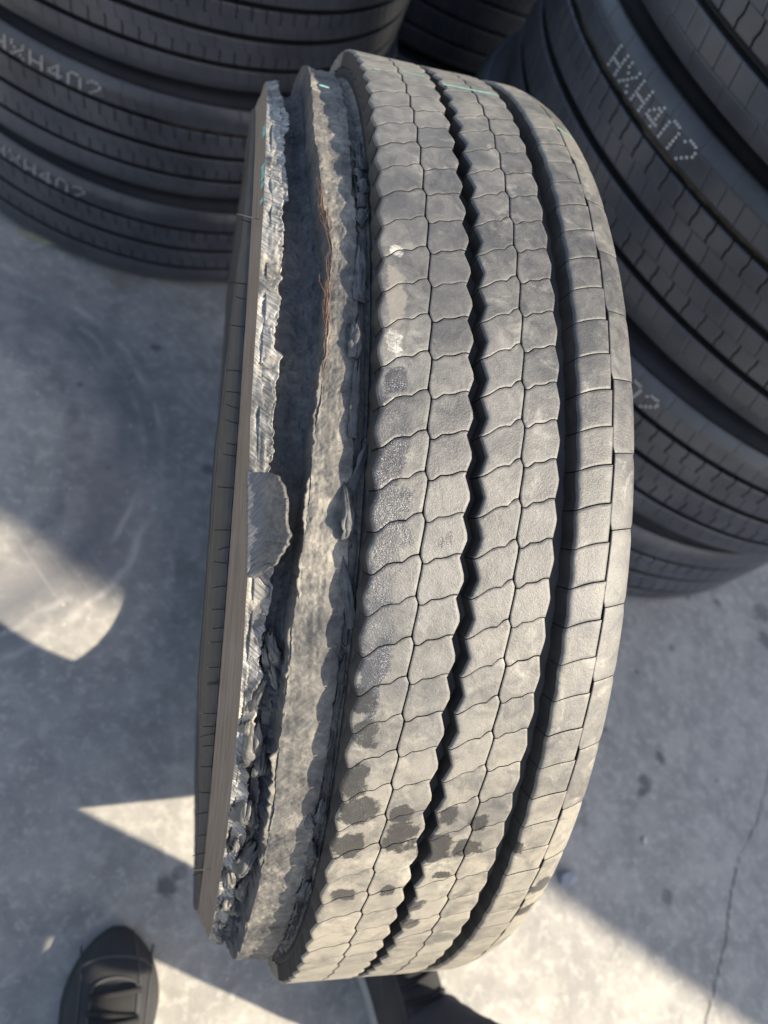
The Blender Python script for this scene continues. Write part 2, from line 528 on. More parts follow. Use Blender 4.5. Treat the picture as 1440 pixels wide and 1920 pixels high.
for name, cdef, bev, dr, span in COLS:
    V, F = block_np(bev=bev, draft=dr, base=RB - .001, **cdef)
    me = mesh_np(name, V, F)
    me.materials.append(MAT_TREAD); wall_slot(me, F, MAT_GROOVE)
    kmin, kmax = -21, 21
    for k in range(0, N, span):
        kk = k if k <= N // 2 else k - N
        a = -kk * DT
        if kmin <= kk <= kmax:
            o = link(name, me, None, tyre)
            # each block sits a hair differently and is worn a hair differently
            o.rotation_euler = (a + random.gauss(0, .00012), 0, 0)
            j = random.gauss(0, .00016)
            o.scale = (1, 1 + j, 1 + j)
        else:
            ca, sa = math.cos(a), math.sin(a)
            Q = V.copy(); Q[:, 1] = V[:, 1] * ca - V[:, 2] * sa; Q[:, 2] = V[:, 1] * sa + V[:, 2] * ca
            restV.append(Q); restF.append(F + off); off += len(Q)
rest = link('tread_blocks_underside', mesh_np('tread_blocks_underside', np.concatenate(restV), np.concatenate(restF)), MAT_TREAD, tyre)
rest['kind'] = 'stuff'


def revolve(name, prof, mat, parent, nseg=360, dens=1, fn=None):
    prof = np.array(prof, float)
    if dens > 1:
        t0 = np.arange(len(prof)); t1 = np.linspace(0, len(prof) - 1, (len(prof) - 1) * dens + 1)
        prof = np.stack([np.interp(t1, t0, prof[:, 0]), np.interp(t1, t0, prof[:, 1])], -1)
    th = np.arange(nseg) * 2 * math.pi / nseg
    u = prof[None, :, 0] + 0 * th[:, None]; r = prof[None, :, 1] + 0 * th[:, None]; T = th[:, None] + 0 * u
    if fn: u, r = fn(u, r, T)
    V = np.stack([u, r * np.sin(T), r * np.cos(T)], -1).reshape(-1, 3)
    return link(name, mesh_np(name, V, grid_faces(nseg, len(prof), True)), mat, parent)


def base_fn(u, r, T):
    # raised zigzag line and stone-ejector lumps in the groove bottoms
    return u, r + .0004 * vnoise(T * 200, u * 900, 3)


revolve('tread_base', [(-.1000, .505), (-.0998, .5135), (-.0985, .5150), (-.06, RB), (-.04, RB), (-.0385, RB - .0005), (-.033, RB - .0008), (-.0275, RB - .0005), (-.026, RB), (.02, RB), (.027, RB - .001), (.033, RB - .0015), (.0365, RB - .0005), (.045, RB),
                        (.07, .514), (.088, .510), (.0905, .507)], MAT_GROOVE, tyre, 720, 2, base_fn)
revolve('sidewall', [(.0905, .507), (.0925, .503), (.098, .495), (.108, .475), (.119, .445), (.1255, .42), (.122, .39), (.110, .365), (.098, .350), (.090, .343), (.080, .340),
                     (.072, .344), (.075, .36), (.09, .39), (.10, .42), (.095, .455), (.08, .480), (.05, .492), (-.03, .496), (-.10, .488), (-.140, .470), (-.166, .445), (-.172, .42), (-.160, .39), (-.142, .36), (-.139, .344),
                     (-.147, .340), (-.157, .343), (-.165, .350), (-.177, .365)], MAT_SIDE, tyre, 300, 2)
# outer left sidewall with its moulded rings, up to the step under the brown strip
sp = [(-.177, .365), (-.184, .378), (-.1855, .380), (-.1855, .383), (-.1875, .388), (-.192, .402), (-.1945, .418), (-.1952, .428), (-.1962, .4285), (-.1962, .4310), (-.1950, .4315), (-.1940, .440), (-.1925, .4410), (-.1925, .4430), (-.1935, .4435), (-.1915, .452), (-.1880, .459), (-.1840, .4630), (-.1815, .4640)]
def side_in(T):
    # the casing sags: it bulges less near the top of the standing tyre
    a = np.where(T > math.pi, T - 2 * math.pi, T)
    return .013 * np.clip((a - .10) / .7, 0, 1) * np.clip((2.2 - a) / .8, 0, 1) + .011 * np.clip((-a - .30) / .5, 0, 1) * np.clip((2.2 + a) / .8, 0, 1)


lside = revolve('sidewall', sp, MAT_SIDE, tyre, 420, 3, lambda u, r, T: (u + .0006 * fbm(T * 30, r * 60, 5) + side_in(T) * np.clip((r - .36) / .05, 0, 1) * np.clip((.4645 - r) / .02, 0, 1), r))

# --- the torn shoulder ---------------------------------------------------------------------------
vis = np.linspace(-1.15, 1.15, 1500)
back = np.linspace(1.15, 2 * math.pi - 1.15, 330)[1:-1]
TH = np.concatenate([vis, back])
nT = len(TH)
# distance along the tread, made to close on itself at the far side
Tn = np.where(TH > math.pi, TH - 2 * math.pi, TH)
A = Tn * RT * 1000        # mm along the circumference
n_ = lambda k, sd, o=3: fbm(A / k, 0 * A + sd * 3.7, sd, o)


def key(tab):
    tab = sorted(tab)
    return np.interp(Tn, [q[0] for q in tab], [q[1] for q in tab])


uJ = key([(.856, -.1625), (.699, -.1557), (.64, -.1605), (.572, -.1593), (.484, -.1569), (.47, -.1605), (.381, -.1592), (.30, -.1607), (.226, -.1618), (.212, -.1568), (.195, -.1590), (.15, -.1589), (.098, -.1594), (.048, -.1602), (-.03, -.1590), (-.073, -.1535), (-.117, -.1537), (-.146, -.155),
          (-.168, -.1555), (-.174, -.1595), (-.231, -.1568), (-.26, -.160), (-.288, -.1559), (-.377, -.1585), (-.459, -.1563), (-.556, -.1582), (-.686, -.1574), (-.848, -.160)])
uRg = key([(.9, -.137), (.77, -.1387), (.62, -.1396), (.522, -.1368), (.447, -.1336), (.366, -.1275), (.284, -.1291), (.222, -.1293), (.178, -.1312), (.143, -.1314), (.085, -.1353), (.048, -.1348), (.001, -.1362), (-.025, -.1366), (-.065, -.1378), (-.105, -.1378), (-.136, -.1395), (-.196, -.1386), (-.27, -.1403), (-.342, -.1399), (-.414, -.1384), (-.522, -.1405), (-.615, -.1415), (-.704, -.1435), (-.9, -.144)])
uL = key([(.88, -.1730), (.7, -.1741), (.465, -.1738), (.324, -.1744), (.214, -.1745), (.115, -.1744), (.014, -.1721), (-.087, -.1690), (-.134, -.1688), (-.2, -.1677), (-.294, -.1673), (-.401, -.1674), (-.532, -.1675), (-.7, -.169)])
lowm = np.clip((-.13 - Tn) / .12, 0, 1)           # the lower half is ripped in chunks
lowm = np.where(np.abs(Tn) > 1.3, .5, lowm)
chunk = np.clip((-.30 - Tn) / .25, 0, 1); chunk = np.where(np.abs(Tn) > 1.3, .5, chunk)
tooth = np.abs(vnoise(A / 6.0, 0 * A, 31)) * .0022 + n_(14, 32) * .0016 + n_(3, 33) * .0005
uJ = uJ + tooth - .0008 + chunk * (n_(9, 34) * .0035)
rJ = .4912 + n_(16, 35) * .0016 + n_(4, 36) * .0006 + chunk * n_(10, 37) * .004
uRg = uRg + n_(9, 41) * .0012 + n_(2.5, 42) * .0006
rRg = .5092 + n_(12, 43) * .0012 + n_(3, 44) * .0006 - lowm * .002
rL = .4880 + n_(60, 45) * .0006 + 0 * A
rF = .4775 + n_(30, 46) * .002 + lowm * .006 + lowm * np.maximum(n_(13, 47), -.2) * .012
rP = .5110 + n_(25, 48) * .0008 - np.clip((-.3 - Tn) / .4, 0, 1) * .003 - np.clip((Tn - .35) / .4, 0, 1) * .003


def strip(name, cps, subs, mat, noisefn):
    """cps: list of (u(th), r(th)); noisefn(s, U, R) -> (du, dr); s runs over the control points"""
    us = []; rs = []; ss = []
    for k in range(len(cps) - 1):
        m = subs[k]
        for q in range(m + (1 if k == len(cps) - 2 else 0)):
            f = q / m
            us.append(cps[k][0] * (1 - f) + cps[k + 1][0] * f); rs.append(cps[k][1] * (1 - f) + cps[k + 1][1] * f); ss.append(k + f)
    U = np.stack([u + 0 * A for u in us], 1); Rr = np.stack([r + 0 * A for r in rs], 1); S = np.array(ss)[None] + 0 * U
    du, dr = noisefn(S, U, Rr)
    U = U + du; Rr = Rr + dr
    T2 = Tn[:, None] + 0 * U
    V = np.stack([U, Rr * np.sin(T2), Rr * np.cos(T2)], -1).reshape(-1, 3)
    return link(name, mesh_np(name, V, grid_faces(nT, len(us), True)), mat, tyre)


A2 = A[:, None]


def nz_strip(S, U, Rr):
    g = fbm(A2 / 90, U * 0 + Rr * 900, 51, 3)
    e = np.minimum(S, 3 - S).clip(0, 1)
    return g * .0005 * e - .0005 * (np.abs(S - 1.5) < .06), fbm(A2 / 20, Rr * 400, 52) * .0003 * e


strip('torn_buttress', [(-.1812, .4635), (-.1800, .4670), (uL * .55 - .1790 * .45, .4775 + 0 * A), (uL, rL)], [6, 8, 8], MAT_STRIP, nz_strip)


def nz_lip(S, U, Rr):
    e = np.clip(S / .25, 0, 1) * np.where(S > 1, np.clip((2 - S), 0, 1), 1)
    ang = fbm(A2 / 55, U * 0, 67, 2) * 1.6
    amp = np.clip(.35 + 1.5 * fbm(A2 / 26, U * 70, 68, 2), 0, 1.3)
    d = amp * fbm((A2 + U * 1400 * ang) / 4.2, (U * 1000 - A2 * .25) / 12, 53, 3)          # oblique tear ridges
    big = fbm(A2 / 17, U * 200, 54, 4)
    dr = e * (d * .0013 + big * .0030 * (1 + 1.2 * chunk[:, None]) - .0012 * np.sin(np.clip(S, 0, 1) * math.pi))
    return e * big * .0008, dr


strip('torn_lip', [(uL, rL), (uJ, rJ), (uJ - .0022, rJ - .004), (uJ - .003, rF + .001)], [20, 4, 5], MAT_LIP, nz_lip)


def nz_rec(S, U, Rr):
    e = np.clip(S / .3, 0, 1)
    m = fbm(A2 / 12, U * 150, 55, 5, .6); f = fbm(A2 / 1.5, U * 600, 56, 2)
    lines = np.sin((U * 1000 + fbm(A2 / 22, U * 20, 57, 2) * 3.0) * 1.6) * .0005
    rag = np.maximum(fbm(A2 / 5.5, U * 220, 58, 3), 0) * .010 * (lowm[:, None] * .6 + chunk[:, None] * .5)
    top = np.clip((3 - S) / .4, 0, 1)
    dr = e * (m * .0030 + f * .0008 + lines * .4 + rag) * np.where(S > 2, top, 1)
    return e * top * (m * .0010 + f * .0004), dr


strip('torn_recess', [(uJ - .003, rF + .001), (uJ * .55 + uRg * .45, rF), (uRg - .0035, rF + .006), (uRg, rRg)], [12, 14, 12], MAT_RECESS, nz_rec)


def nz_pla(S, U, Rr):
    e = np.clip(S / .15, 0, 1) * np.clip((6 - S) / .3, 0, 1)
    m = fbm(A2 / 14, U * 90, 59, 5, .6); f = fbm(A2 / 1.6, U * 620, 60, 3)
    pit = -np.maximum(fbm(A2 / 4, U * 260, 61, 2) - .35, 0) * .004
    smooth = 1 - .55 * lowm[:, None] * (1 - chunk[:, None])
    scr = fbm((A2 - U * 1100) / 1.8, (U * 1000 + A2) / 30, 62, 2) * .0004 * lowm[:, None]
    foot = np.clip((S - 3.2) / .8, 0, 1)
    rip = fbm((A2 + U * 1500) / 3.5, (U * 1000 - A2 * .3) / 16, 63, 3) * .0016 * foot
    rag = np.maximum(fbm(A2 / 7, U * 230, 64, 3) - .05, 0) * .011 * foot * (chunk[:, None] * .8 + .12)
    dr = e * ((m * .0016 + f * .00035 + pit * .4) * smooth + fbm(A2 / 30, U * 200, 69, 3) * .0006 + scr + rip + rag)
    return e * m * .0006, dr


step = key([(.9, -.111), (.5, -.112), (.386, -.1105), (.19, -.1095), (0, -.1085), (-.2, -.107), (-.5, -.109), (-.9, -.112)]) + n_(12, 65) * .0016 + n_(4, 66) * .0006
strip('torn_plateau', [(uRg, rRg), (uRg * .6 - .1145 * .4, rP - .0012), (uRg * .25 - .1145 * .75, rP), (step, rP - .0006), (step + .0012, rP - .0045), (step * .4 - .0996 * .6, rP - .0065), (-.0996, .5060)], [14, 12, 12, 5, 10, 8], MAT_PLATEAU, nz_pla)


# --- loose pieces of rubber on the tear ------------------------------------------------------------
def scrap(u, th, r, lu, lt, lift, seed, mat, curl=0.0, thick=.0022):
    """a torn shred of rubber: a ragged sheet rooted in the tear, folded along its length and curling at the tip"""
    rn = random.Random(seed)
    n, m = 26, 14
    phi = rn.uniform(-.7, .7); fold = rn.uniform(-1, 1); tw = rn.uniform(-1.2, 1.2)
    ii, jj = np.meshgrid(np.linspace(0, 1, n), np.linspace(-1, 1, m), indexing='ij')
    jag = fbm(ii * 6 + seed, jj * 0 + np.sign(jj) * 3.1, seed, 4, .65)
    endj = 1 + .35 * fbm(jj * 2.5, jj * 0 + seed * 1.7, seed + 5, 3)
    wdt = .5 * (1 - .45 * ii ** 2) * (1 + .55 * jag * np.abs(jj))
    x = jj * wdt * lu; y = (ii * endj - .5) * lt
    bend = 2.0 + 2.4 * curl
    zz_ = lift * (np.sin(ii * bend) + fold * jj * .5 - .35 * jj ** 2 + tw * (ii - .4) * jj * .9) + lift * .55 * fbm(ii * 4 + seed, jj * 2.2, seed + 9, 3)
    y = y - lt * .35 * curl * ii ** 2 * np.maximum(np.sin(ii * bend), 0)
    c_, s_ = math.cos(phi), math.sin(phi)
    uu = u + x * c_ - y * s_ * .6; tt = th + (x * s_ + y * c_) / RT; rr = r - .0012 + zz_
    V = np.stack([uu, rr * np.sin(tt), rr * np.cos(tt)], -1).reshape(-1, 3)
    o = link('rubber_scrap', mesh_np('rubber_scrap', V, grid_faces(n, m)), mat, tyre)
    md = o.modifiers.new('thick', 'SOLIDIFY'); md.thickness = thick; md.offset = 0
    sd = o.modifiers.new('round', 'SUBSURF'); sd.levels = 1; sd.render_levels = 1
    return o


MAT_SCRAP = dusty_torn('scrap_rubber', (.045, .045, .046), (.10, .098, .093), (.25, .23, .195), .36, .68, .5, .8, .35)
for (u, th, r, lu, lt, lift, curl) in [
        (-.1115, .231, .514, .0075, .030, .0045, .3), (-.1085, .33, .512, .008, .046, .002, .1), (-.1055, .43, .511, .008, .018, .003, .4), (-.1065, .462, .511, .007, .014, .004, .6), (-.1050, .487, .511, .008, .013, .004, .2), (-.1075, .512, .511, .006, .014, .003, .5), (-.1050, .54, .511, .006, .016, .003, .2),
        (-.1115, .005, .5145, .0085, .036, .0055, .8), (-.1100, .15, .513, .006, .055, .002, .2), (-.1050, .06, .511, .006, .04, .002, .1), (-.1060, -.10, .510, .007, .05, .002, .2),
        (-.1485, -.19, .488, .009, .034, .006, .4), (-.1450, -.235, .490, .008, .03, .004, .3), (-.1520, -.21, .486, .007, .024, .005, .2), (-.1570, -.26, .490, .0055, .030, .004, .1),
        (-.1560, -.335, .490, .015, .040, .008, .5), (-.1500, -.365, .492, .010, .024, .007, .7), (-.1610, -.305, .489, .009, .018, .005, .3), (-.1590, -.455, .491, .013, .026, .008, .5), (-.1500, -.475, .489, .008, .026, .005, .2),
        (-.1600, -.530, .492, .008, .016, .005, .6), (-.1530, -.565, .492, .013, .040, .008, .5), (-.1600, -.62, .491, .010, .020, .006, .3), (-.1510, -.66, .490, .009, .024, .006, .6), (-.1600, -.70, .490, .010, .022, .006, .4), (-.1530, -.74, .489, .011, .022, .006, .5), (-.1610, -.80, .488, .009, .022, .005, .5), (-.1540, -.84, .488, .009, .02, .005, .4),
        (-.1130, -.44, .5095, .008, .016, .004, .7), (-.1060, -.42, .510, .008, .025, .003, .3), (-.1075, -.50, .509, .009, .022, .003, .5), (-.1060, -.60, .508, .008, .02, .003, .4)]:
    scrap(u, th, r, lu, lt, lift, random.randrange(999), MAT_SCRAP if u < -.115 else MAT_RECESS, curl)

def ribbon(t0, t1, u, r, w, lift, side, seed, mat):
    """a long ragged layer of rubber peeling along the tear; side=+1 lifts its right edge, -1 its left"""
    n = max(20, int(abs(t1 - t0) * 530 / 1.6)); m = 9
    ii, jj = np.meshgrid(np.linspace(0, 1, n), np.linspace(0, 1, m), indexing='ij')
    th = t0 + (t1 - t0) * ii
    al = th * 530
    end = np.clip(np.minimum(ii, 1 - ii) * 7, 0, 1) ** .6
    wid = w * (.55 + .75 * np.abs(fbm(al / 16, 0 * al + seed, seed, 4, .6)) + .10 * fbm(al / 2.5, 0 * al, seed + 1, 2)) * (.15 + .85 * end)
    base = u + .0016 * fbm(al / 24, 0 * al + 5.1, seed + 2, 3)
    uu = base + side * wid * jj
    rr = r + lift * end * jj ** 1.4 * (.5 + .9 * (fbm(al / 14, 0 * al, seed + 3, 3) + .3)) + .0005 * fbm(al / 3, jj * 4, seed + 4, 3) - .0006
    V = np.stack([uu, rr * np.sin(th), rr * np.cos(th)], -1).reshape(-1, 3)
    o = link('torn_layer', mesh_np('torn_layer', V, grid_faces(n, m)), mat, tyre)
    md = o.modifiers.new('thick', 'SOLIDIFY'); md.thickness = .0015; md.offset = 0
    return o


for (t0, t1, u, r, w, lift, side) in [
        (.62, .37, -.1030, .5066, .0075, .0012, -1), (.40, .245, -.1045, .5066, .0085, .0012, -1), (.25, .10, -.1025, .5066, .0080, .0012, -1), (.13, -.03, -.1040, .5066, .0075, .0012, -1), (-.02, -.17, -.1020, .5066, .0070, .0012, -1), (-.18, -.40, -.1020, .5070, .0070, .0025, -1), (-.38, -.62, -.1030, .5060, .0085, .0030, -1), (-.58, -.85, -.1040, .5055, .0080, .0030, -1),
        (.80, .56, -.1330, .5068, .0075, .0010, -1), (.20, .05, -.1300, .5080, .0070, .0014, -1), (.06, -.13, -.1330, .5078, .0065, .0016, -1), (-.12, -.30, -.1355, .5060, .0080, .0022, -1), (-.30, -.56, -.1370, .5050, .0075, .0020, -1),
        (.86, .60, -.1690, .4885, .0100, .0024, 1), (.58, .37, -.1690, .4885, .0110, .0022, 1), (.36, .20, -.1690, .4885, .0100, .0026, 1), (.19, .06, -.1690, .4885, .0110, .0022, 1), (-.09, -.21, -.1650, .4885, .0110, .0030, 1), (-.20, -.36, -.1640, .4885, .0100, .0040, 1), (-.37, -.58, -.1640, .4885, .0100, .0040, 1), (-.56, -.84, -.1650, .4880, .0100, .0035, 1),
        (-.16, -.34, -.1520, .4850, .0090, .0050, 1), (-.33, -.55, -.1540, .4850, .0090, .0055, 1), (-.52, -.80, -.1540, .4845, .0090, .0050, 1)]:
    ribbon(t0, t1, u, r, w, lift, side, random.randrange(999), MAT_LIP if u < -.160 else (MAT_PLATEAU if -.14 < u < -.12 else MAT_SCRAP))

# the big flap folded up over the lip
n, m = 110, 22
V = []
for i in range(n):
    a = i / (n - 1)
    th = .049 - a * .137
    prof = float(np.interp(a, [0, .04, .12, .3, .55, .7, .85, .95, 1], [.45, .78, .92, 1, 1.02, .93, .66, .36, .08]))
    wd = .0235 * prof * (1 + .10 * vnoise(np.array([a * 14.0]), np.array([.3]), 71)[0] + .05 * vnoise(np.array([a * 26.0]), np.array([.3]), 72)[0]) + .0015
    ul = -.1735 + a * .0045
    for j in range(m):
        b = j / (m - 1)
        u = ul + wd * b
        r = .4888 + .0225 * prof * b ** .9 - .0042 * math.sin(b * math.pi) * prof + .0005 * vnoise(np.array([a * 60.0 + b * 14]), np.array([b * 3.0]), 73)[0] + .0018 * vnoise(np.array([a * 6.0]), np.array([b * 3.0]), 74)[0] * b
        V.append((u, r * math.sin(th), r * math.cos(th)))
o = link('torn_flap', mesh_np('torn_flap', V, grid_faces(n, m)), flap_material(), tyre)
o['label'] = 'leaf-shaped flap of rubber folded up from the torn lip'
md = o.modifiers.new('thick', 'SOLIDIFY'); md.thickness = .0022; md.offset = -1


# --- rusty steel cords fraying out of the ridge ------------------------------------------------------
def tube_np(path, rad, sides=5, taper=True):
    path = np.array(path, float); n = len(path)
    tg = np.gradient(path, axis=0); tg /= np.linalg.norm(tg, axis=1)[:, None] + 1e-12
    ref = np.array([.3, .2, .93]); a = np.cross(tg, ref); a /= np.linalg.norm(a, axis=1)[:, None] + 1e-12; b = np.cross(tg, a)
    rr = rad * (1 - (.5 if taper else 0) * np.linspace(0, 1, n))
    ang = np.arange(sides) * 2 * math.pi / sides
    V = path[:, None] + rr[:, None, None] * (np.cos(ang)[None, :, None] * a[:, None] + np.sin(ang)[None, :, None] * b[:, None])
    i = np.arange(n - 1)[:, None]; j = np.arange(sides)[None]; j2 = (j + 1) % sides
    F = np.stack([i * sides + j, i * sides + j2, (i + 1) * sides + j2, (i + 1) * sides + j], -1).reshape(-1, 4)
    return V.reshape(-1, 3), F


t = NT('rusty_cord'); t.out(t.mix(t.noise(t.coords(tyre), 200, 3), (.12, .068, .045), (.27, .165, .115)), .6, .4)
MAT_CORD = t.m
Vs = []; Fs = []; off = 0
rn = random.Random(11)
for k in range(95):
    t0 = rn.choice([rn.uniform(.18, .37), rn.uniform(.22, .34), rn.uniform(.39, .47)])
    ln = rn.uniform(.012, .045)
    uc = float(np.interp(t0, Tn[:1500], uRg[:1500])); rc = float(np.interp(t0, Tn[:1500], rRg[:1500]))
    u0 = uc + rn.gauss(-.0003, .0009); r0 = rc + rn.uniform(-.004, .0016)
    du = rn.gauss(0, .0022); dr = rn.gauss(0, .0012); bow = rn.gauss(0, .0012)
    path = []
    for q in range(9):
        f = q / 8; th = t0 + (f - .5) * ln / RT
        uu = u0 + du * f + bow * math.sin(f * 3.1) + float(np.interp(th, Tn[:1500], uRg[:1500])) - uc; rr = r0 + dr * f + .0004 * math.sin(f * 9 + k)
        path.append((uu, rr * math.sin(th), rr * math.cos(th)))
    V, F = tube_np(path, rn.uniform(.00012, .00024), 4); Vs.append(V); Fs.append(F + off); off += len(V)
o = link('frayed_cords', mesh_np('frayed_cords', np.concatenate(Vs), np.concatenate(Fs)), MAT_CORD, tyre)
o['label'] = 'rusty orange cord strands fraying out of the torn ridge'; o['kind'] = 'stuff'

# --- rubber whiskers left from moulding, along the left sidewall ---------------------------------------
t = NT('whisker_rubber'); t.out((.02, .02, .021), .5, .4); MAT_WH = t.m
for th in [.355, .325, .275, .205, .172, .150, .125, .098, .072, .028, -.035, -.06, -.085, -.117, -.15, -.178, -.196, -.24, -.262, -.27, -.312, -.345, -.352, -.378, -.42, -.475, -.523, -.585, -.64, .48, -.71]:
    th += random.gauss(0, .003)
    L = random.uniform(.007, .012)
    path = []
    dth = random.gauss(0, .0022); dr = random.uniform(.0, .002)
    for q in range(6):
        f = q / 5; uu = -.1815 - L * f; rr = .4655 + .0010 * f + dr * f * f; tt = th + dth * f * f
        path.append((uu, rr * math.sin(tt), rr * math.cos(tt)))
    V, F = tube_np(path, .00055, 6)
    link('vent_whisker', mesh_np('vent_whisker', V, F), MAT_WH, lside)
# one long wire standing off the lip
for (th, L, dr) in [(.452, .016, .001), (-.625, .016, .001)]:
    path = [(-.176 - L * f, (.482 + dr * f) * math.sin(th + .002 * f), (.482 + dr * f) * math.cos(th + .002 * f)) for f in np.linspace(0, 1, 6)]
    V, F = tube_np(path, .00035, 6)
    t = NT('bare_wire'); t.out((.09, .088, .085), .5, .4)
    link('bare_wire', mesh_np('bare_wire', V, F), t.m, tyre)

# --- teal crayon marks --------------------------------------------------------------------------------
t = NT('teal_crayon'); t.out(t.mix(t.ramp(t.noise(t.coords(tyre), 400, 4, .7), .4, .62), (.17, .34, .31), (.27, .52, .48)), .8, .3)
MAT_TEAL = t.m


def paint(u0, u1, t0, t1, w, r, seed):
    n = 22; V = []
    for i in range(n):
        f = i / (n - 1); uu = u0 + (u1 - u0) * f; tt = t0 + (t1 - t0) * f
        rr = r if r else float(crown(np.array(uu))) + .0003
        ww = w * (.8 + .4 * random.random())
        for s in (-1, 1):
            a = tt + s * ww / RT; V.append((uu, rr * math.sin(a), rr * math.cos(a)))
    link('crayon_mark', mesh_np('crayon_mark', V, grid_faces(n, 2)), MAT_TEAL, tyre)


paint(-.0885, -.0835, .79, .785, .0015, None, 1)
paint(-.0625, -.0405, .815, .812, .0015, None, 2)
paint(-.0275, .0225, .79, .798, .0020, None, 3)
paint(.066, .084, .70, .690, .0012, None, 4)
paint(-.134, -.126, .742, .738, .0022, .5165, 5)
for (t0, t1) in [(.70, .66), (.575, .535), (.53, .515), (.49, .48)]:
    n = 8; V = []
    for i in range(n):
        a = t0 + (t1 - t0) * i / (n - 1); w = .0007 + .0006 * random.random()
        for s in (-1, 1):
            rr = .4850; uu = -.1752 + s * w; V.append((uu, (rr + s * w * 2.2) * math.sin(a), (rr + s * w * 2.2) * math.cos(a)))
    link('crayon_mark', mesh_np('crayon_mark', V, grid_faces(n, 2)), MAT_TEAL, tyre)


# ------------------------------------------------------------------ new tyres in the stacks
def new_rubber(name, c0, c1, rough):
    t = NT(name)
    p = t.geo()
    n1 = t.noise(p, 8, 5, .6); n2 = t.noise(p, 60, 5, .65)
    c = t.mix(t.ramp(n1, .35, .68), c0, c1)
    c = t.mix(t.math('MULTIPLY', t.ramp(n2, .62, .75), .25), c, (.11, .105, .10))
    t.bump(n2, .15, .001)
    return t.out(c, rough, .5)


MAT_NEW = new_rubber('new_tyre_rubber', (.044, .048, .058), (.080, .085, .097), .36)
MAT_NEWB = new_rubber('new_tyre_groove', (.014, .014, .015), (.024, .023, .022), .62)
MAT_NEWS = new_rubber('new_tyre_sidewall', (.030, .032, .037), (.046, .048, .053), .5)
t = NT('white_ink'); t.out((.84, .84, .82), .7, .3); MAT_INK = t.m
t = NT('dried_mud'); t.out(t.mix(t.noise(t.geo(), 60, 4), (.05, .045, .04), (.17, .13, .09)), .9, .2); MAT_MUD = t.m

nb = (.0004, .0004, .0004, .0004)
nbe = (.0030, .0030, .0004, .0004)
flat_r = lambda u: RT - np.where(np.abs(u) > .095, (np.maximum(np.abs(u) - .095, 0) / .03) ** 1.6 * .010, 0)
cst = lambda a: (lambda v: a + 0 * v)
wv1 = wav([(0, -.12), (.3, -.02), (.6, .05), (1, .18)])
wv2 = wav([(0, .0), (.35, .12), (.6, .08), (1, .2)])


def ncol(u0, u1, w, ph, g, span=1):
    return dict(uL=cst(u0), uR=cst(u1), lo=lambda s: ph + w(s) + g, hi=lambda s: ph + span + w(s) - g)


zc = lambda c, ph: (lambda v: c + zz(v, ph, .0012, .3))
NEWCOLS = []
for sgn in (1, -1):
    a, b, c, d = .0062, .0325, .0590, .0985
    # (inner half of a rib, outer half, shoulder inner, shoulder outer)
    defs = [('tread_block', a, b, wv1, .0, .016, 1), ('tread_block', b, c, wv2, .45, .042, 1), ('shoulder_block', .0700, d, wv1, .2, .012, 1), ('shoulder_block', d, .1215, wav([(0, 0), (1, .1)]), .2, .008, 2)]
    for nm, u0, u1, w, ph, g, spn in defs:
        lo_u, hi_u = (u0, u1) if sgn > 0 else (-u1, -u0)
        cd = ncol(lo_u + (.00014 if abs(lo_u) in (b, d) else 0), hi_u - (.00014 if abs(hi_u) in (b, d) else 0), w, ph + (.5 if sgn < 0 else 0), g, spn)
        be = tuple(.0016 if abs(e) in (a, c, .0700, .1215) else .0003 for e in (lo_u, hi_u)) + (.0004, .0004)
        NEWCOLS.append((nm, cd, be, (.0015, .0015), spn))
NEW_MESH = []
for nm, cd, bev, dr, spn in NEWCOLS:
    V, F = block_np(bev=bev, draft=dr, base=.5145, rfun=flat_r, **cd)
    me = mesh_np('new_' + nm, V, F); me.materials.append(MAT_NEW); wall_slot(me, F, MAT_NEWB)
    NEW_MESH.append((nm, me, V, F, spn))


def ring_mesh(skip):
    """all blocks of a new tyre outside the arc listed block by block"""
    Vs = []; Fs = []; off = 0
    for nm, me, V, F, spn in NEW_MESH:
        for k in range(0, N, spn):
            kk = k if k <= N // 2 else k - N
            if abs(kk) <= skip: continue
            a = -kk * DT; ca, sa = math.cos(a), math.sin(a)
            Q = V.copy(); Q[:, 1] = V[:, 1] * ca - V[:, 2] * sa; Q[:, 2] = V[:, 1] * sa + V[:, 2] * ca
            Vs.append(Q); Fs.append(F + off); off += len(Q)
    return mesh_np('new_tread_rest', np.concatenate(Vs), np.concatenate(Fs))


ARC = 20
REST_ARC = ring_mesh(ARC); REST_ARC.materials.append(MAT_NEW)
REST_ALL = ring_mesh(-1); REST_ALL.materials.append(MAT_NEW)
_half = [(.1215, .5145), (.1235, .508), (.128, .50), (.134, .478), (.138, .45), (.139, .425), (.139, .405), (.137, .385), (.131, .362), (.124, .345), (.117, .338), (.107, .336), (.099, .342), (.104, .36), (.117, .39), (.122, .42), (.116, .455), (.10, .480)]
_prof = [(-u, r) for u, r in _half][::-1] + _half
_casing = revolve('casing', [(-.10, .480), (-.0, .494), (.10, .480)][::-1][:0] + _prof + [(.0, .494), (-.10, .480)], MAT_NEWS, None, 160, 2)
CASING = _casing.data
bpy.data.objects.remove(_casing)
_tb = revolve('tread_base', [(-.1215, .5145), (-.0985, .5165), (-.07, .5160), (-.064, .5120), (-.058, .5150), (-.007, .5150), (0, .5120), (.007, .5150), (.058, .5150), (.064, .5120), (.07, .5160), (.0985, .5165), (.1215, .5145)], MAT_NEWB, None, 200)
TBASE = _tb.data
bpy.data.objects.remove(_tb)

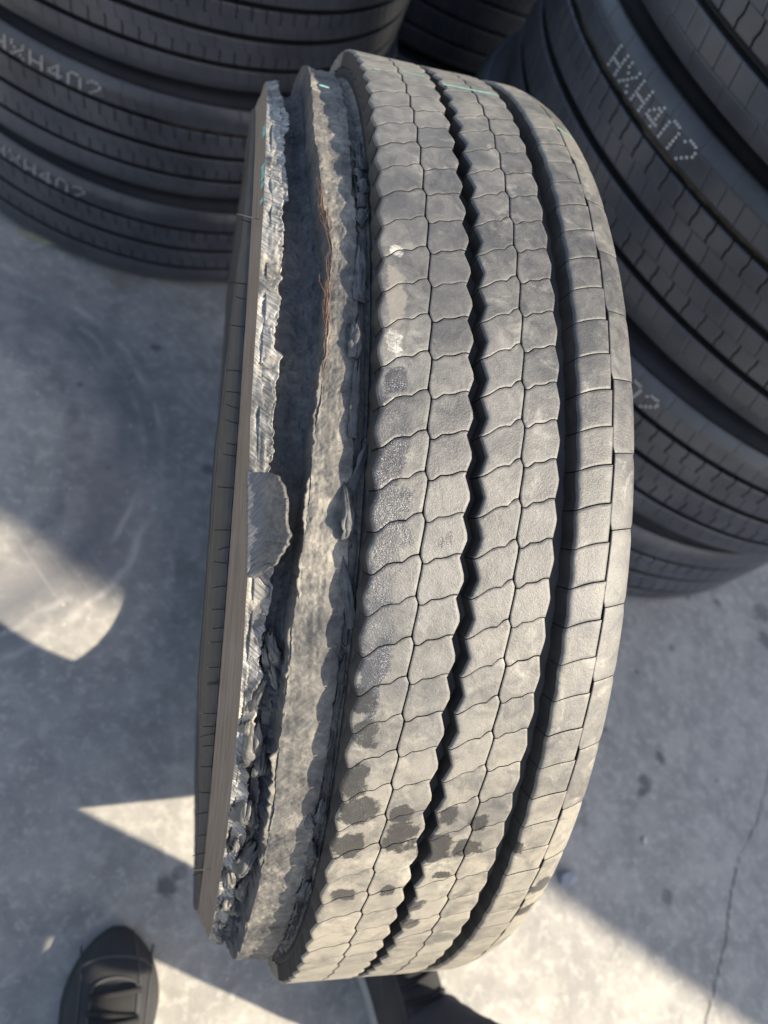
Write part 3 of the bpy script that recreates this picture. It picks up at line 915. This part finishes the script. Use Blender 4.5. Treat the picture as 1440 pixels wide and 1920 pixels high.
FONT = {'H': ['10001', '10001', '10001', '11111', '10001', '10001', '10001'], 'X': ['10001', '10001', '01010', '00100', '01010', '10001', '10001'],
        '4': ['00010', '00110', '01010', '10010', '11111', '00010', '00010'], '0': ['01110', '10001', '10001', '10001', '10001', '10001', '01110'], '2': ['01110', '10001', '00001', '00010', '00100', '01000', '11111']}


def stack_tyre(center, z, R, h, face, spin=0.0, blocks=True, code=None, mud=False, tilt=(0, 0)):
    """a new tyre lying flat; face = world angle its listed arc looks towards"""
    k = R / RT; ks = h / .279
    ax = Vector((tilt[0], tilt[1], 1)).normalized()
    zl = Vector((math.cos(face), math.sin(face), 0)); zl = (zl - ax * zl.dot(ax)).normalized()
    yl = ax.cross(-zl) * -1
    yl = zl.cross(ax)
    Mx = Matrix((ax, yl, zl)).transposed().to_4x4()
    Mx = Mx @ Matrix.Diagonal((ks, k, k, 1))
    Mx.translation = Vector((center[0], center[1], z))
    t = empty('stacked_tyre', Mx)
    link('casing', CASING, None, t); link('tread_base', TBASE, None, t)
    o = link('tread_blocks_rest', REST_ARC if blocks else REST_ALL, None, t); o['kind'] = 'stuff'
    if blocks:
        for nm, me, V, F, spn in NEW_MESH:
            for kk in range(-ARC, ARC + 1):
                if (kk % N) % spn: continue
                b = link(nm, me, None, t); b.rotation_euler = (-kk * DT, 0, 0)
    if code is not None:
        th0, sgn, colw, rows = code
        Vs = []; Fs = []; off = 0
        rh = .0052
        for ci, ch in enumerate('HXH402'):
            for ri, row in enumerate(FONT[ch][:rows]):
                for cc, b in enumerate(row):
                    if b != '1': continue
                    thd = th0 + sgn * (ci * 6.6 + cc) * colw / RT; u = .1010 - (ri * rh) + random.gauss(0, .0002)
                    if u < .0705: continue
                    r = float(flat_r(np.array(u))) + .0004
                    n = 8; rad = .00155
                    ring = [(u + rad * math.cos(q * 2 * math.pi / n), thd + rad * math.sin(q * 2 * math.pi / n) / RT * .9) for q in range(n)]
                    Vs += [(uu, r * math.sin(tt), r * math.cos(tt)) for uu, tt in ring]
                    Fs.append(tuple(range(off, off + n))); off += n
        o = link('printed_code', mesh_np('printed_code', Vs, Fs, False), MAT_INK, t)
        o['label'] = 'white dot-matrix code HXH402 printed along the shoulder rib'
    if mud:
        # dried mud packed in the uppermost groove
        n = 240; V = []
        for i in range(n):
            a = -1.0 + 2.0 * i / (n - 1)
            hgt = .5180 + .0065 * (fbm(np.array([a * 14.0]), np.array([.5]), 81)[0])
            for j, u in enumerate((.0585, .0615, .0655, .0700)):
                r = hgt + (.003 if j in (0, 3) else 0) + .002 * vnoise(np.array([a * 120.0]), np.array([j * 2.3]), 82)[0]
                V.append((u, r * math.sin(a), r * math.cos(a)))
        link('mud_in_groove', mesh_np('mud_in_groove', V, grid_faces(n, 4)), MAT_MUD, t)
    return t


LB = 'black truck tyres lying in stacks'
# left stack
Lx, Ly, LR, LH = -.332, 1.397, .551, .243
fl_ang = math.atan2(-.45 - Ly, -.25 - Lx)
lab = ['lowest new black tyre of the left stack, resting on the concrete', 'second new black tyre from the floor in the left stack', 'third new black tyre from the floor in the left stack', 'topmost new black tyre of the left stack']
for i in range(4):
    z = LH * (i + .5)
    t = stack_tyre((Lx - .10 * z, Ly + .018 * z), z, LR, LH, fl_ang + (.0, .01, -.02, .03)[i], code=[(.60, -1, .0050, 6), (.53, -1, .0050, 6), None, None][i], mud=(i in (1,)))
    tag(t, lab[i], 'tyre', LB)
# right stack
Rx, Ry, RR, RH = .934, .898, .729, .321
fr_ang = math.atan2(-.35 - Ry, -.1 - Rx)
lab = ['lowest new black tyre of the right stack, mostly behind the worn tyre', 'second new black tyre from the floor in the right stack', 'third tyre from the floor in right stack, with white dotted code', 'fourth tyre from the floor in right stack, filling the upper right corner',
       'fifth tyre of the right stack, above the top edge of the picture', 'sixth tyre of the right stack, above the top edge of the picture']
for i in range(6):
    z = RH * (i + .5)
    t = stack_tyre((Rx + .108 * min(z, 1.3) - (.05 if i >= 3 else 0), Ry - .052 * min(z, 1.3) - (.06 if i >= 3 else 0)), z, RR, RH, fr_ang + (.02, .0, -.01, .02, 0, 0)[i], blocks=i < 4, code=[None, (.24, -1, .0044, 6), (.62, -1, .0044, 6), None, None, None][i], mud=(i in (2,)))
    tag(t, lab[i], 'tyre', LB)
# added wall, out of view on the right, shaped only to shade both stacks
shade_wall = empty('added_shade_wall', Matrix.Translation((3.5, 1.5, 0)))
tag(shade_wall, 'tall grey sheet metal wall added out of view on the right to cast shade', 'wall')
t = NT('sheet_metal'); t.out(t.mix(t.noise(t.geo(), 3, 4), (.30, .31, .32), (.40, .41, .41)), .5, .5)
MAT_SHEET = t.m
def shade_sheet(y0, y1, h):
    n = max(8, int((y1 - y0) / .04)); V = []
    for i in range(n + 1):
        y = y0 + (y1 - y0) * i / n; x = .012 * math.sin(y * 52)
        V += [(x, y - 1.5, 0), (x, y - 1.5, h), (x + .03, y - 1.5, h), (x + .03, y - 1.5, 0)]
    F = []
    for i in range(n):
        for j in range(3): F.append((4 * i + j, 4 * i + 4 + j, 4 * i + 5 + j, 4 * i + 1 + j))
    F += [(0, 1, 2, 3), (4 * n + 3, 4 * n + 2, 4 * n + 1, 4 * n)]
    link('shade_sheet', mesh_np('shade_sheet', V, F, False), MAT_SHEET, shade_wall)
shade_sheet(-2.23, -1.62, 4.70)
for k in range(2): shade_sheet(-1.618 + k * .5, -1.62 + (k + 1) * .5, 5.7)
# one more stack behind, seen as darkness between the two
for i in range(4):
    z = .281 * (i + .5)
    t = stack_tyre((.42, 2.25), z, .55, .281, -1.6, blocks=False)
    tag(t, ['lowest', 'second lowest', 'second highest', 'highest'][i] + ' black tyre in the dark gap behind the two front stacks', 'tyre', LB)

# ------------------------------------------------------------------ the photographer's legs and shoes
person = empty('person', Matrix.Translation((0.03, -.75, 0)))
tag(person, 'person in dark trousers and black shoes, only feet and ankles showing at the bottom', 'person')
PO = Vector((0.03, -.75, 0))


def fabric(name, c0, c1, rough=.9, scale=500):
    t = NT(name); p = t.geo()
    n = t.noise(p, 30, 4); w = t.noise(p, scale, 3, .7)
    c = t.mix(t.math('ADD', t.math('MULTIPLY', n, .6), t.math('MULTIPLY', w, .4)), c0, c1)
    t.bump(w, .35, .001)
    return t.out(c, rough, .3)


MAT_TROUSER = fabric('navy_trouser_cloth', (.030, .035, .052), (.085, .095, .125))
MAT_SUEDE = fabric('black_suede', (.022, .023, .026), (.065, .066, .070), .85)
MAT_SOLE = fabric('dark_sole', (.02, .02, .022), (.05, .05, .05), .7)
MAT_LACE = fabric('dark_lace', (.012, .012, .014), (.04, .04, .045), .9)
MAT_SEAM = fabric('grey_seam', (.05, .05, .055), (.11, .11, .115), .8)
MAT_TRIM = fabric('pale_midsole', (.30, .30, .28), (.45, .44, .42), .6)


def leg_path(pts, n=28):
    pts = np.array(pts, float); t0 = np.linspace(0, 1, len(pts)); t1 = np.linspace(0, 1, n)
    return np.stack([np.interp(t1, t0, pts[:, k]) for k in range(4)], -1)


def trouser_leg(pts, seed):
    P = leg_path(pts, 60); n = 30; V = []
    for i, (x, y, z, r) in enumerate(P):
        for j in range(n):
            a = j / n * 2 * math.pi
            low = max(0, 1 - z / .34)
            f = 1 + (.015 + .15 * low) * vnoise(np.array([a * 1.1 + z * 3]), np.array([z * (16 + 22 * low) + seed]), seed)[0] + .04 * vnoise(np.array([a * 3]), np.array([z * 60.0]), seed + 1)[0] * low
            V.append((x + r * f * math.cos(a) - PO.x, y + r * f * math.sin(a) - PO.y, z + .012 * low * math.sin(a * 2 + seed)))
    i = np.arange(59)[:, None]; j = np.arange(n)[None]; j2 = (j + 1) % n
    return np.array(V), np.stack([i * n + j, i * n + j2, (i + 1) * n + j2, (i + 1) * n + j], -1).reshape(-1, 4)


legs = [trouser_leg([(.272, -.672, .040, .064), (.272, -.676, .12, .062), (.266, -.692, .26, .066), (.262, -.712, .46, .070), (.252, -.742, .60, .088), (.235, -.79, .73, .130), (.20, -.92, .75, .180), (.10, -1.12, .80, .24)], 5),
        trouser_leg([(-.265, -.815, .085, .072), (-.262, -.82, .18, .073), (-.24, -.83, .38, .078), (-.21, -.83, .60, .092), (-.14, -.95, .74, .12), (-.02, -1.14, .86, .16)], 9)]
V = np.concatenate([legs[0][0], legs[1][0]]); F = np.concatenate([legs[0][1], legs[1][1] + len(legs[0][0])])
link('trousers', mesh_np('trousers', V, F), MAT_TROUSER, person)


def shoe(toe, heel, trim):
    """lofted trainer: upper, sole, toe cap, tongue and laces"""
    toe = Vector((*toe, 0)); heel = Vector((*heel, 0)); L = (toe - heel).length
    d = (toe - heel).normalized(); s = Vector((d.y, -d.x, 0))
    st = [(0, .034, .085), (.04, .043, .105), (.12, .049, .125), (.25, .052, .135), (.40, .0535, .130), (.52, .057, .116), (.62, .061, .100), (.70, .0640, .088), (.78, .0640, .076), (.86, .0590, .066), (.92, .0485, .057), (.97, .031, .046), (1.0, .010, .032)]
    n = 22
    tt = np.array([q[0] for q in st]); ww = np.array([q[1] for q in st]); hh = np.array([q[2] for q in st])
    x = np.concatenate([np.linspace(0, .86, 30), .86 + .14 * np.sin(np.linspace(0, math.pi / 2, 14)[1:])])

    def sm(a):
        k = np.interp(x, tt, a); return np.convolve(np.pad(k, 2, mode='edge'), [.1, .2, .4, .2, .1], 'valid')
    w = sm(ww) ; h = sm(hh)
    w = np.where(x > .70, np.interp(.70, tt, ww) * np.maximum(1 - ((x - .70) / .303) ** 2.1, .01) ** .68, w)
    def P(a, off, z):
        q = heel + d * (a * L) + s * (off + .012 * math.sin(a * 2.4)) ; return (q.x - PO.x, q.y - PO.y, z)
    V = []
    for a, wi, hi in zip(x, w, h):
        for j in range(n):
            b = j / (n - 1) * math.pi
            cx = math.cos(b); sx = math.sin(b)
            z = .022 + (hi - .022) * sx ** .75
            V.append(P(a, wi * (abs(cx) ** .8) * (1 if cx > 0 else -1), z))
    o = link('shoe', mesh_np('shoe', V, grid_faces(len(x), n)), MAT_SUEDE, person)
    Vb = []
    for a, wi in zip(x, w):
        e = wi * 1.05 + .0015
        for off, z in ((-e, .0), (-e * 1.01, .012), (-e, .024), (-e * .9, .028), (e * .9, .028), (e, .024), (e * 1.01, .012), (e, .0)):
            Vb.append(P(min(a * 1.004, 1.01), off, z))
    sl = link('sole', mesh_np('sole', Vb, grid_faces(len(x), 8)), MAT_TRIM if trim else MAT_SOLE, o)

    def hgt(a, off):
        wi = np.interp(a, x, w); hi = np.interp(a, x, h)
        q = min(abs(off) / wi, 1); return .022 + (hi - .022) * max(1 - q ** 2.5, 0) ** .375
    # overlay seams: toe cap arc, side stitch line, eyestay edge
    for pathuv in ([(.86 + .055 * math.cos(q) - .02, .050 * math.sin(q)) for q in np.linspace(-1.75, 1.75, 30)],
                   [(.985 - q * .36, .020 + .014 * math.sin(q * 2.2)) for q in np.linspace(0, 1, 24)],
                   [(.775 + .045 * math.cos(q), .031 * math.sin(q)) for q in np.linspace(-1.57, 1.57, 20)],
                   [(.775 - .45 * q, .031 + .004 * q) for q in np.linspace(0, 1, 16)], [(.775 - .45 * q, -.031 - .004 * q) for q in np.linspace(0, 1, 16)],
                   [(.93 - .5 * q, .052 - .006 * math.sin(q * 3)) for q in np.linspace(0, 1, 20)], [(.93 - .5 * q, -.052 + .006 * math.sin(q * 3)) for q in np.linspace(0, 1, 20)]):
        V, F = tube_np([P(a, off, hgt(a, off) + .0004) for a, off in pathuv], .0019, 6, False)
        link('seam', mesh_np('seam', V, F), MAT_SEAM, o)
    # tongue, eyestay opening and laces
    V = []
    for a in np.linspace(.34, .80, 14):
        for off in np.linspace(-.024, .024, 7): V.append(P(a, off, hgt(a, off) + .0010 + .003 * (1 - abs(off) / .024) - .002 * (a > .78)))
    link('tongue', mesh_np('tongue', V, grid_faces(14, 7)), MAT_SOLE, o)
    for k, a in enumerate(np.linspace(.755, .40, 8)):
        sg = 1 if k % 2 else -1
        pth = [P(a - f * .022 * sg, -.034 + .068 * f, hgt(a, -.034 + .068 * f) + .0060) for f in np.linspace(0, 1, 11)]
        V, F = tube_np(pth, .0042, 8, False)
        link('lace', mesh_np('lace', V, F), MAT_LACE, o)


shoe((-.222, -.487), (-.240, -.83), False)
shoe((.175, -.405), (.280, -.745), True)

# ------------------------------------------------------------------ small litter and grit
def chip(name, x, y, sx, sy, sz, c, label, cat, seed):
    rn = random.Random(seed)
    bm = bmesh.new(); bmesh.ops.create_icosphere(bm, subdivisions=2, radius=1)
    for v in bm.verts:
        f = 1 + rn.uniform(-.28, .28); v.co = Vector((v.co.x * sx * f, v.co.y * sy * f, max(v.co.z, -.6) * sz * f + sz * .55))
    me = bpy.data.meshes.new(name); bm.to_mesh(me); bm.free()
    t = NT(name + '_surface'); t.out(t.mix(t.noise(t.geo(), 300, 3), tuple(q * .6 for q in c), c), .7, .4)
    o = link(name, me, t.m); o.location = (x, y, 0)
    tag(o, label, cat); return o


chip('crumpled_paper', .632, -.455, .020, .016, .008, (.33, .35, .40), 'small crumpled bluish white scrap beside the worn tyre, lower right', 'litter', 1)
chip('white_chip', .848, -.392, .006, .008, .004, (.75, .74, .72), 'tiny white chip lying on the shaded concrete at lower right', 'chip', 2)
chip('pale_leaf', -.544, .908, .045, .016, .004, (.45, .43, .30), 'pale yellowish leaf at the foot of the left tyre stack', 'leaf', 3)
V = []; F = []; rn = random.Random(21)
for k in range(520):
    x = rn.uniform(-.55, 1.25); y = rn.uniform(-.75, .9); r = rn.choice([.0008, .0012, .0016, .0022]); z = r * .6
    if k < 10: x, y, r = [(-.325, .007), (-.364, -.007), (-.37, .03), (-.125, -.352), (-.22, -.307), (-.04, -.57), (.95, -.62), (1.0, -.66), (.75, -.62), (-.10, -.36)][k] + (.0028,)
    b = len(V)
    V += [(x - r, y, 0), (x + r * .8, y + r * .7, 0), (x + r * .3, y - r, 0), (x, y, z * 2)]
    F += [(b, b + 1, b + 3), (b + 1, b + 2, b + 3), (b + 2, b, b + 3)]
t = NT('pale_grit'); t.out((.62, .60, .56), .7, .4)
tag(link('grit', mesh_np('grit', V, F, False), t.m), 'pale grit scattered over the concrete', 'grit', kind='stuff')
